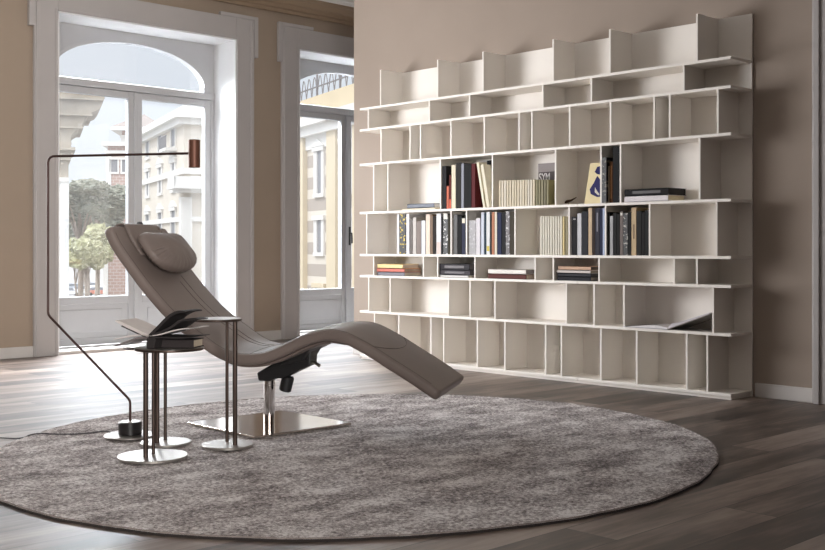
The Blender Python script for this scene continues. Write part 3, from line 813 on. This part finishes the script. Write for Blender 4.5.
mt = Matrix.Translation((.108, -.02, .247)) @ Matrix.Rotation(R(-166), 4, 'Y')
MB().cyl(.031, .0, .078, seg=28, bev=.006, mtx=mt).build('adjusting_knob', M['black'], CH_, smooth=True)
MB().tube([(.20, -.02, .31), (.25, -.05, .322), (.282, -.06, .306)], [.008, .008, .009], 10).build('lever', M['steel'], CH_, smooth=True)

# ------------------------------------------------------------------ side tables
def side_table(base, br_, top, tr_, h, posts, label):
    bx, by = base
    r = empty('side_table', (bx, by, RT_Z)); tag(r, label, 'side table', 'slim round side tables on the rug')
    MB().cyl(br_, 0, .011, seg=64, bev=.001).build('base_disc', M['disc'], r, smooth=True)
    MB().cyl(tr_, h - .010, h, (top[0] - bx, top[1] - by, 0), seg=64, bev=.003).build('table_top', M['bronze'], r, smooth=True)
    MB().cyl(tr_ - .004, h, h + .0012, (top[0] - bx, top[1] - by, 0), seg=64, bev=.0004).build('top_inlay', M['disc'], r)
    for (px, py, pr_) in posts:
        MB().cyl(pr_, .010, h - .010, (px - bx, py - by, 0), seg=20, bev=.0005).build('leg', M['bronze'], r, smooth=True)
    return r
def at(u, D): q = far(u, D); return (q.x, q.y)
t1 = side_table(at(152.8, 4.583), .144, at(169.2, 4.56), .144, .465, [(*at(145.7, 4.53), .0105), (*at(153.4, 4.60), .007)], 'front side table with the widest base disc, a splayed book on its top')
t2 = side_table(at(165.6, 4.909), .113, at(148.5, 4.93), .113, .438, [(*at(157.2, 4.87), .010), (*at(165.3, 4.94), .0075)], 'rear low side table standing between the front one and the lamp')
t3 = side_table(at(227.4, 4.849), .114, at(216.6, 4.849), .113, .567, [(*at(227.0, 4.90), .0075), (*at(235.0, 4.82), .0105)], 'tallest side table, bare topped, in front of the chaise seat')

# closed and splayed books on the front table
tz = RT_Z + .465 + .0016
def vw(u, v, D):            # point at depth D
    return CAM + (FW + RT * ((u - 412.5) / F_PX) + Vector((0, 0, 1)) * ((248 - v) / F_PX)) * D
ax = (RT * .975 - FW * .2).normalized()
ay = Vector((-ax.y, ax.x, 0))            # away from the camera
bk = empty('book', (*at(172, 4.52), tz), R(0)); bk.rotation_euler = (0, 0, atan2(ax.y, ax.x))
MB().box(-.095, .095, -.0, .004, 0, .036).box(-.095, .095, 0, .11, 0, .004).box(-.095, .095, 0, .11, .032, .036).build('cover', paint((60, 54, 54), .45), bk, bevel=.001)
MB().box(-.092, .090, .004, .105, .004, .032).build('pages', paint((206, 190, 168)), bk)
tag(bk, 'thick closed dark book lying under the splayed one on the front side table', 'book')
ob = empty('open_book', (*at(149, 4.48), tz + .0)); ob.rotation_euler = bk.rotation_euler
def blade(pts, th, m, name, dep=.15, y0=0.0, skew=.02):
    """a curved leaf: line of (x, z) swept away from the camera with thickness th"""
    P = crom([(x, 0, z) for x, z in pts], 6); n = len(P)
    lo = []; hi = []
    for i, p in enumerate(P):
        t = (P[min(i + 1, n - 1)] - P[max(i - 1, 0)]).normalized(); nr = Vector((-t.z, 0, t.x))
        q = th * (.35 + .65 * sin(pi * min(1, (n - 1 - i) / (n * .35)) / 2))
        hi.append(p + nr * q / 2); lo.append(p - nr * q / 2)
    poly = [v + Vector((0, y0, 0)) for v in lo + hi[::-1]]
    return MB().prism(poly, (skew, dep, .0)).build(name, m, ob, smooth=True)
wp = paint((214, 206, 202), .5); dk = paint((50, 46, 46), .4); gy = paint((120, 112, 110), .4)
S0 = (.0, .052)
blade([S0, (-.035, .064), (-.090, .088), (-.150, .113)], .012, wp, 'pages')
blade([(-.004, .046), (-.04, .058), (-.085, .077), (-.125, .092)], .006, dk, 'cover')
blade([S0, (-.04, .056), (-.09, .050), (-.158, .036)], .006, wp, 'pages')
blade([(-.002, .046), (-.045, .044), (-.10, .026), (-.162, .006)], .008, gy, 'cover')
blade([S0, (.035, .085), (.085, .132), (.125, .152), (.158, .153)], .012, dk, 'pages', dep=.13)
blade([S0, (.05, .068), (.10, .092), (.14, .118), (.185, .120)], .010, dk, 'pages', dep=.13)
blade([S0, (.05, .060), (.10, .074), (.15, .084), (.182, .086)], .005, wp, 'pages', dep=.15)
blade([(.004, .046), (.06, .047), (.12, .046), (.185, .050)], .006, dk, 'cover', dep=.15)
MB().prism([(-.012, .0, .0), (.020, .0, .0), (.030, .0, .040), (.0, .0, .058), (-.012, .0, .044)], (.02, .15, 0)).build('spine', dk, ob, bevel=.003)
tag(ob, 'splayed paperback with fanned dark leaves standing open on the front side table', 'book')

# ------------------------------------------------------------------ floor lamp
lb = far(130.2, 5.107); 
la = Vector((2.743 - 2.34, 4.384 - 4.999, 0)).normalized()
lp = empty('floor_lamp', (lb.x, lb.y, RT_Z), atan2(la.y, la.x))
tag(lp, 'thin angular floor lamp with a copper cylinder head above the chaise', 'floor lamp')
MB().cyl(.120, 0, .009, seg=64, bev=.002).build('base_disc', M['disc'], lp, smooth=True)
MB().cyl(.054, .009, .068, seg=48, bev=.003).build('weight', M['lampblack'], lp, smooth=True)
MB().cyl(.050, .068, .070, seg=48, bev=.0005).build('weight_cap', M['disc'], lp, smooth=True)
def lx(u):   # distance along the lamp plane for column u
    d = FW + RT * ((u - 412.5) / F_PX); o = Vector((lb.x, lb.y, 0)); # intersect
    t = (o.x * la.y - o.y * la.x) / (d.x * la.y - d.y * la.x); return (d * t - o).dot(la)
xl = lx(48); xe = lx(189)
z_low = .9 - 66 / F_PX * 5.25 - RT_Z; z_top = 1.337 - RT_Z
pts = [(0, 0, .066), (0, 0, .155)]
pts += [(-.003, 0, .166), (-.012, 0, .178)]
pts += [(xl + .012, 0, z_low - .012), (xl + .003, 0, z_low), (xl, 0, z_low + .014)]
pts += [(xl, 0, z_top - .03), (xl + .004, 0, z_top - .015), (xl + .013, 0, z_top - .005), (xl + .026, 0, z_top), (xe, 0, z_top)]
MB().tube(pts, .0058, 12).build('rod', M['lampbronze'], lp, smooth=True)
MB().cyl(.0268, z_top - .066, z_top + .062, (xe + .026, 0, 0), 40, .002).build('lamp_head', M['copper'], lp, smooth=True)
MB().cyl(.02, z_top - .0675, z_top - .066, (xe + .026, 0, 0), 32, .0004).build('diffuser', paint((230, 226, 216)), lp)
# cable
inv = Matrix.Rotation(-lp.rotation_euler.z, 4, 'Z')
cp = []
for u, v, z in ((119, 436.5, .003), (112, 434, .006), (106, 432.5, .006), (98, 433.3, .006), (91, 434.2, .006), (76, 435.3, .006), (62, 435.6, .007), (54, 435.4, .006), (44, 434.6, .006), (37, 435.0, .006), (30, 435.2, .001), (24, 435.3, -.010), (16, 435.3, -.0148), (0, 434.8, -.0145), (-60, 432, -.0145), (-160, 428, -.0145)):
    q = far(u, (0.9 - RT_Z) * F_PX / (v - 248)); q = inv @ (Vector((q.x, q.y, 0)) - Vector((lb.x, lb.y, 0))); cp.append((q.x, q.y, z))
MB().tube(crom(cp, 5), .0032, 8).build('cable', M['cord'], lp, smooth=True)

# ------------------------------------------------------------------ outside
GZ = -7.0
tag(MB().box(-260, 420, WY + 14, 520, GZ - .3, GZ).build('ground', M['asphalt']), kind='structure')

def axis_angle(deg):     # world angle of the direction deg to the right of the view axis
    d = FW * cos(R(deg)) + RT * sin(R(deg)); return atan2(d.y, d.x)
def facade_window(root, m, w, h, pane_m, trim_m, ped=False, shutters=False, balcony=False):
    """window on a face; m maps (along, outwards, up) with origin at the sill centre"""
    o = MB().box(-w / 2 - .22, w / 2 + .22, -.02, .16, -.25, 0, m).box(-w / 2 - .2, -w / 2, -.02, .12, 0, h, m).box(w / 2, w / 2 + .2, -.02, .12, 0, h, m).box(-w / 2 - .3, w / 2 + .3, -.02, .22, h, h + .3, m)
    if ped: o.prism([(-w / 2 - .45, -.02, h + .3), (w / 2 + .45, -.02, h + .3), (0, -.02, h + .85)], (0, .28, 0), m)
    win = o.build('window_surround', trim_m, root)
    MB().box(-w / 2, w / 2, -.02, .02, 0, h, m).build('pane', pane_m, win)
    if shutters:
        MB().box(-w / 2 - .02, -w / 2 + w * .22, .02, .10, 0, h, m).box(w / 2 - w * .22, w / 2 + .02, .02, .10, 0, h, m).build('shutter', M['stuccowhite'], win)
    if balcony:
        MB().box(-w / 2 - .5, w / 2 + .5, 0, 1.0, -.45, -.2, m).build('balcony_slab', trim_m, root)
        rl = MB(); n = 14
        for k in range(n + 1):
            x = -w / 2 - .45 + (w + .9) * k / n; rl.box(x - .03, x + .03, .92, .98, -.2, .75, m)
        rl.box(-w / 2 - .5, w / 2 + .5, .90, 1.0, .75, .83, m); rl.build('railing', M['iron'], root)
def face_m(x, y, z, side):
    """side 'front': face y = 0 looking to -y; side 'left': face x = 0 looking to -x"""
    if side == 'front': return Matrix(((1, 0, 0, x), (0, -1, 0, 0), (0, 0, 1, z), (0, 0, 0, 1)))
    return Matrix(((0, -1, 0, 0), (1, 0, 0, y), (0, 0, 1, z), (0, 0, 0, 1)))

# cream apartment block in the right pane of the first window
A = far(184, 90); bA = empty('apartment_building', (A.x, A.y, GZ), axis_angle(66))
H = 12.4 - GZ
MB().box(0, 12, 0, 23, 0, H - .8).build('wall', M['stucco'], bA)
MB().box(-.9, 12.9, -.9, 23.9, H - .8, H - .35).box(-.5, 12.5, -.5, 23.5, H - 1.3, H - .8).box(.3, 11.7, .3, 22.7, H - .35, H + .5).build('roof_cornice', M['stuccowhite'], bA)
MB().box(-.25, 12.2, -.25, 23.2, H - 5.4, H - 4.9).box(-.2, 12.2, -.2, 23.2, H - 9.3, H - 8.9).build('string_course', M['stuccowhite'], bA)
for r_, z in enumerate((9.6, 5.9, 1.4, -2.8)):
    for y in (4.0, 9.8, 15.9, 20.8):
        facade_window(bA, face_m(0, y, z - GZ, 'left'), 1.7, 2.3 if r_ != 2 else 2.7, M['opening'], M['stuccowhite'], ped=(r_ in (1, 2)), shutters=(r_ == 1), balcony=(r_ == 0 and y < 5))
    for x in (3.0, 7.5):
        facade_window(bA, face_m(x, 0, z - GZ, 'front'), 1.3, 2.2, M['opening'], M['stucco2'])
MB().box(-1.1, 3.6, -1.3, 1.6, 5.75 - GZ, 6.0 - GZ).box(-.7, 3.2, -.9, 1.1, 5.45 - GZ, 5.75 - GZ).box(-1.05, 3.5, -1.25, -1.15, 6.0 - GZ, 6.75 - GZ).box(-1.05, -.95, -1.25, 1.5, 6.0 - GZ, 6.75 - GZ).build('corner_balcony', M['stuccowhite'], bA)
MB().box(-.3, .6, -.3, .6, 0, 5.1 - GZ).build('corner_pilaster', M['stuccowhite'], bA)
tag(bA, 'cream apartment block with balconies seen through the right pane of the left window', 'building')

# ornate cream facade behind the second window
B0 = far(430, 60); bB = empty('apartment_building', (B0.x, B0.y, GZ), axis_angle(63))
MB().box(0, 9, 0, 26, 0, 9.9 - GZ).build('wall', M['rustic'], bB)
MB().box(-1.0, 9, -1, 27, 9.2 - GZ, 9.8 - GZ).box(-.6, 9, -.6, 26.6, 8.6 - GZ, 9.2 - GZ).box(-.15, 9, 0, 26.2, 7.7 - GZ, 8.6 - GZ).build('roof_cornice', M['stuccowhite'], bB)
MB().box(-.1, 9, .1, 26, 9.8 - GZ, 11.3 - GZ).build('attic_wall', M['stucco2'], bB)
rl = MB()
for k in range(25):
    y = .5 + k * 1.0
    if k % 4 == 0: rl.box(-.06, .06, y - .06, y + .06, 11.3 - GZ, 13.0 - GZ)
    rl.tube([(0, y + .95 * q / 8 - .0, 11.35 - GZ + 1.3 * sin(pi * q / 8)) for q in range(9)], .035, 5)
rl.box(-.04, .04, .5, 25.5, 11.9 - GZ, 11.98 - GZ)
rl.build('terrace_railing', M['iron'], bB)
rl = MB(); rl.tube([(3, 17, 11 - GZ), (3, 17, 15.8 - GZ)], .06, 6); rl.build('antenna', M['iron'], bB)
def y_at(u):       # distance along the left face seen in column u
    a = axis_angle(-27); e = Vector((cos(a), sin(a), 0)); d = FW + RT * ((u - 412.5) / F_PX)
    t = (B0.x * e.y - B0.y * e.x) / (d.x * e.y - d.y * e.x); q = d * t - Vector((B0.x, B0.y, 0)); return q.dot(e)
for u in (303.5, 335.5, 362, 386):
    y = y_at(u)
    MB().box(-.35, 0, y - .75, y + .75, 0, 8.6 - GZ).build('pilaster', M['stucco2'], bB)
for u in (320, 349, 374, 398):
    y = y_at(u)
    facade_window(bB, face_m(0, y, 4.6 - GZ, 'left'), 1.4, 2.9, M['opening'], M['stuccowhite'], ped=True, shutters=True, balcony=False)
    facade_window(bB, face_m(0, y, .6 - GZ, 'left'), 1.4, 2.2, M['opening'], M['stuccowhite'], shutters=True)
    facade_window(bB, face_m(0, y, -4.4 - GZ, 'left'), 1.6, 2.6, M['opening'], M['stucco2'])
tag(bB, 'ornate cream facade with pilasters and a roof terrace railing behind the second window', 'building')

# weathered stone cornice and column close by at the left
C0 = far(57, 30); bC = empty('stone_facade', (C0.x, C0.y, GZ), axis_angle(71))
s_ = 30 / F_PX
def zz(v): return .9 + (248 - v) * s_ - GZ
outl = [(46, 88), (46, 96), (43, 104), (40, 108), (34, 111), (30, 115), (27, 118), (25, 122), (23, 127), (18, 130), (14, 134), (13, 139), (14, 143), (13, 147), (16, 149), (16, 151), (13, 153), (12, 157), (11, 160), (11, 178)]
c = MB(); c.prism([(-9, 0, zz(88))] + [(a * s_, 0, zz(b)) for a, b in outl] + [(-9, 0, zz(178))], (0, 2.5, 0))
for v0, v1, w in ((97, 99, 44.5), (113, 115, 34), (126, 128, 25), (147, 150, 17.5), (158, 160, 13)): c.box(-9, w * s_, -.12, 2.5, zz(v1), zz(v0))
c.build('stepped_cornice', M['oldstone'], bC)
MB().box(-9, 9 * s_, .2, 9, 0, zz(178)).build('wall', M['oldstone'], bC)
MB().cyl(.16, 0, zz(180), (5.5 * s_, -.12, 0), 20).build('column', M['stuccowhite'], bC, smooth=True)
MB().box(-.05, 11 * s_, -.3, .1, zz(182), zz(178)).build('capital', M['stuccowhite'], bC)
tag(bC, 'weathered stone cornice corner close outside the left pane of the left window', 'building')

# brick houses beyond the trees
def brick_house(u, D, wid, dep, v_top, eave, label, roof=False, rows=()):
    P = far(u, D); b = empty('brick_house', (P.x, P.y, GZ), axis_angle(84)); s = D / F_PX; top = .9 + (248 - v_top) * s - GZ
    MB().box(0, wid, 0, dep, 0, top).build('wall', M['brickwall'], b)
    MB().box(-eave, wid + eave, -eave, dep + eave, top, top + .5).box(-.25, wid + .25, -.25, dep, top - 1.0, top - .6).build('cornice', M['stuccowhite'], b)
    if roof:
        z = top + .5; q = [(-eave, -eave), (wid + eave, -eave), (wid + eave, dep + eave), (-eave, dep + eave)]
        m_ = MB(); vs = [m_.b.verts.new((x, y, z)) for x, y in q]; ap = m_.b.verts.new((wid / 2, dep / 2, z + 2.6))
        for i in range(4): m_.b.faces.new((vs[i], vs[(i + 1) % 4], ap))
        m_.b.faces.new(vs[::-1]); m_.build('roof', M['rooftile'], b)
    MB().box(-.12, .5, -.12, .5, 0, top - 1).box(wid - .5, wid + .12, -.12, .5, 0, top - 1).build('quoins', M['stuccowhite'], b)
    for v in rows:
        x = wid * .25
        while x < wid - .5:
            facade_window(b, face_m(x, 0, .9 + (248 - v) * s - GZ, 'front'), .9, 1.7, M['opening'], M['stuccowhite']); x += wid * .25 + .6
    tag(b, label, 'building'); return b
brick_house(122, 160, 5, 10, 131, 1.4, 'tallest brick house with a wide hipped roof by the centre stile of the left window', roof=True, rows=(178,))
brick_house(107.5, 149, 3.6, 6, 146, .7, 'brick house with a flat cornice just left of the hipped roof one', rows=(172, 218))
brick_house(104, 139, 3.8, 5, 202, .9, 'low brick house with pale corner stones in front of the taller brick ones', rows=())

# trees
def tree(u, D, v_top, rad, flat_, mtl, label, seed, group=None, base_v=None):
    rnd = random.Random(seed); P = far(u, D); s = D / F_PX; top = .9 + (248 - v_top) * s - GZ
    r = empty('tree', (P.x, P.y, GZ)); tag(r, label, 'tree')
    from mathutils import noise as mn
    b = bmesh.new()
    zc = top - rad * flat_
    for k in range(16):
        a = rnd.uniform(0, 2 * pi); q = rad * .72 * rnd.random() ** .5; zz_ = zc + rad * flat_ * .7 * rnd.uniform(-1, 1)
        rr = rad * rnd.uniform(.34, .5)
        g = bmesh.ops.create_icosphere(b, subdivisions=4, radius=1)
        for v in g['verts']:
            n_ = v.co.copy(); w = 1 + .32 * mn.noise(n_ * 2.2 + Vector((k, seed, 0))) + .30 * mn.noise(n_ * 7 + Vector((0, k, seed))) + .14 * mn.noise(n_ * 18 + Vector((k, 0, seed)))
            v.co = Vector((q * cos(a), q * sin(a), zz_)) + Vector((n_.x * rr, n_.y * rr, n_.z * rr * max(.55, flat_))) * w
    o = MB(); o.b.free(); o.b = b; o.build('crown', mtl, r)
    t = MB(); t.tube([(0, 0, 0), (.1, 0, zc * .4), (-.1, .1, zc * .7), (0, 0, zc)], [rad * .09, rad * .07, rad * .06, rad * .03], 10)
    for k in range(5):
        a = k * 1.3 + seed; t.tube([(0, 0, zc * .62), (rad * .25 * cos(a), rad * .25 * sin(a), zc * .85), (rad * .5 * cos(a), rad * .5 * sin(a), zc)], [rad * .045, rad * .03, rad * .015], 6)
    t.build('trunk', M['bark'], r)
tree(80, 112, 181, 3.8, .55, M['leaf_dark'], 'dark umbrella pine nearest the stone column', 1)
tree(97, 121, 183, 3.6, .5, M['leaf_dark'], 'umbrella pine whose crown touches the brick houses', 2)
tree(87, 131, 200, 3.9, .9, M['leaf_dark'], 'lower bushy tree filling the gap behind the two pines', 3)
tree(66, 142, 200, 3.0, 1.1, M['leaf_dark'], 'dense tree half hidden by the stone column', 4)
tree(98, 108, 226, 1.9, .9, M['leaf_light'], 'light yellow-green bushy tree before the low brick house', 5)
tree(86, 101, 238, 1.7, .9, M['leaf_light'], 'low pale green tree right of the stone column', 6)
tree(76, 104.5, 243, 1.3, .8, M['leaf_light'], 'smallest pale green tree close to the stone column', 7)
# parked cars and a low wall
def car(u, D, col, label, ang):
    P = far(u, D); r = empty('car', (P.x, P.y, GZ), axis_angle(ang)); tag(r, label, 'car', 'cars parked in the square')
    MB().prism([(-2.1, -.85, .35), (2.1, -.85, .35), (2.15, -.85, .8), (1.2, -.85, .95), (-1.9, -.85, .98), (-2.15, -.85, .7)], (0, 1.7, 0)).build('body', paint(col, .3), r, bevel=.08)
    MB().prism([(-1.7, -.75, .95), (1.15, -.75, .93), (.55, -.75, 1.45), (-1.2, -.75, 1.47)], (0, 1.5, 0)).build('cabin', paint((120, 124, 130), .3), r, bevel=.06)
    for x in (-1.35, 1.35):
        for y in (-.86, .68):
            MB().cyl(.33, 0, .18, seg=20, mtx=Matrix.Translation((x, y, .33)) @ Matrix.Rotation(R(-90), 4, 'X')).build('wheel', M['black'], r)
car(68, 178, (236, 236, 238), 'white parked car nearest the stone column', 70)
car(84, 186, (226, 224, 222), 'pale grey parked car in the middle of the square', 60)
car(99, 180, (196, 120, 100), 'dull red parked car left of the low brick house', 74)
car(76, 198, (170, 176, 186), 'blue-grey parked car in the rear row', 66)
car(94, 204, (240, 238, 234), 'white parked car in the rear row beside the pale trees', 60)
car(113, 188, (214, 208, 200), 'beige parked car before the brick houses', 78)

# ------------------------------------------------------------------ light
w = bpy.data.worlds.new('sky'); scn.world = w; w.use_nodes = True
wn = w.node_tree.nodes; wl = w.node_tree.links
tc = wn.new('ShaderNodeTexCoord'); sx = wn.new('ShaderNodeSeparateXYZ'); wl.new(tc.outputs['Generated'], sx.inputs[0])
cr = wn.new('ShaderNodeValToRGB'); e = cr.color_ramp.elements
e[0].position = .0; e[0].color = (.88, .92, 1, 1); e[1].position = 1; e[1].color = (.84, .90, 1, 1)
wl.new(sx.outputs['Z'], cr.inputs['Fac'])
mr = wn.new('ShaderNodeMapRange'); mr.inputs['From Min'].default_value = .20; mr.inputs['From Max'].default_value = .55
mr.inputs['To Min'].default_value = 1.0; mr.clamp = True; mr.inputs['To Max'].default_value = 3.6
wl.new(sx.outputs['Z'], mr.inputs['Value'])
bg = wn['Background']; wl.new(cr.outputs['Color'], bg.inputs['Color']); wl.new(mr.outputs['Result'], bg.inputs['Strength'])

sd = bpy.data.lights.new('sun', 'SUN'); sd.energy = 1.5; sd.angle = R(3); sd.color = (1, .95, .88)
so = bpy.data.objects.new('sun', sd); COL.objects.link(so)
dirv = (FW * .62 + RT * .55 + Vector((0, 0, -1.1))).normalized()
so.rotation_euler = dirv.to_track_quat('-Z', 'Y').to_euler(); so.location = (0, 0, 30)

def area(name, loc, size, size_y, energy, direction, col=(1, .97, .94), spread=180):
    a = bpy.data.lights.new(name, 'AREA'); a.shape = 'RECTANGLE'; a.size = size; a.size_y = size_y; a.energy = energy; a.color = col; a.spread = R(spread)
    o = bpy.data.objects.new(name, a); COL.objects.link(o); o.location = loc
    o.rotation_euler = Vector(direction).to_track_quat('-Z', 'Z').to_euler(); return o
# area lamp added inside the window left of the frame, strengthening its daylight
area('daylight_fill', (2.45, 8.40, 1.5), 1.4, 2.6, 120, (1, -1.25, 0), (.98, .98, 1), 130)
# added area lamps outside, above the windows, to whiten the floor near them
for x, e_ in ((5.05, 1300), (7.585, 1400), (2.515, 120)):
    area('sky_fill', (x, 10.3, 3.80), 1.8, 1.5, e_, (0, -1, -.6), (.90, .945, 1))
# added fill lamp behind the camera, to brighten the window wall
area('daylight_fill', (-1.2, -3.1, 1.7), 3.2, 2.4, 230, (.10, 1, 0), (1, .97, .94), 75)
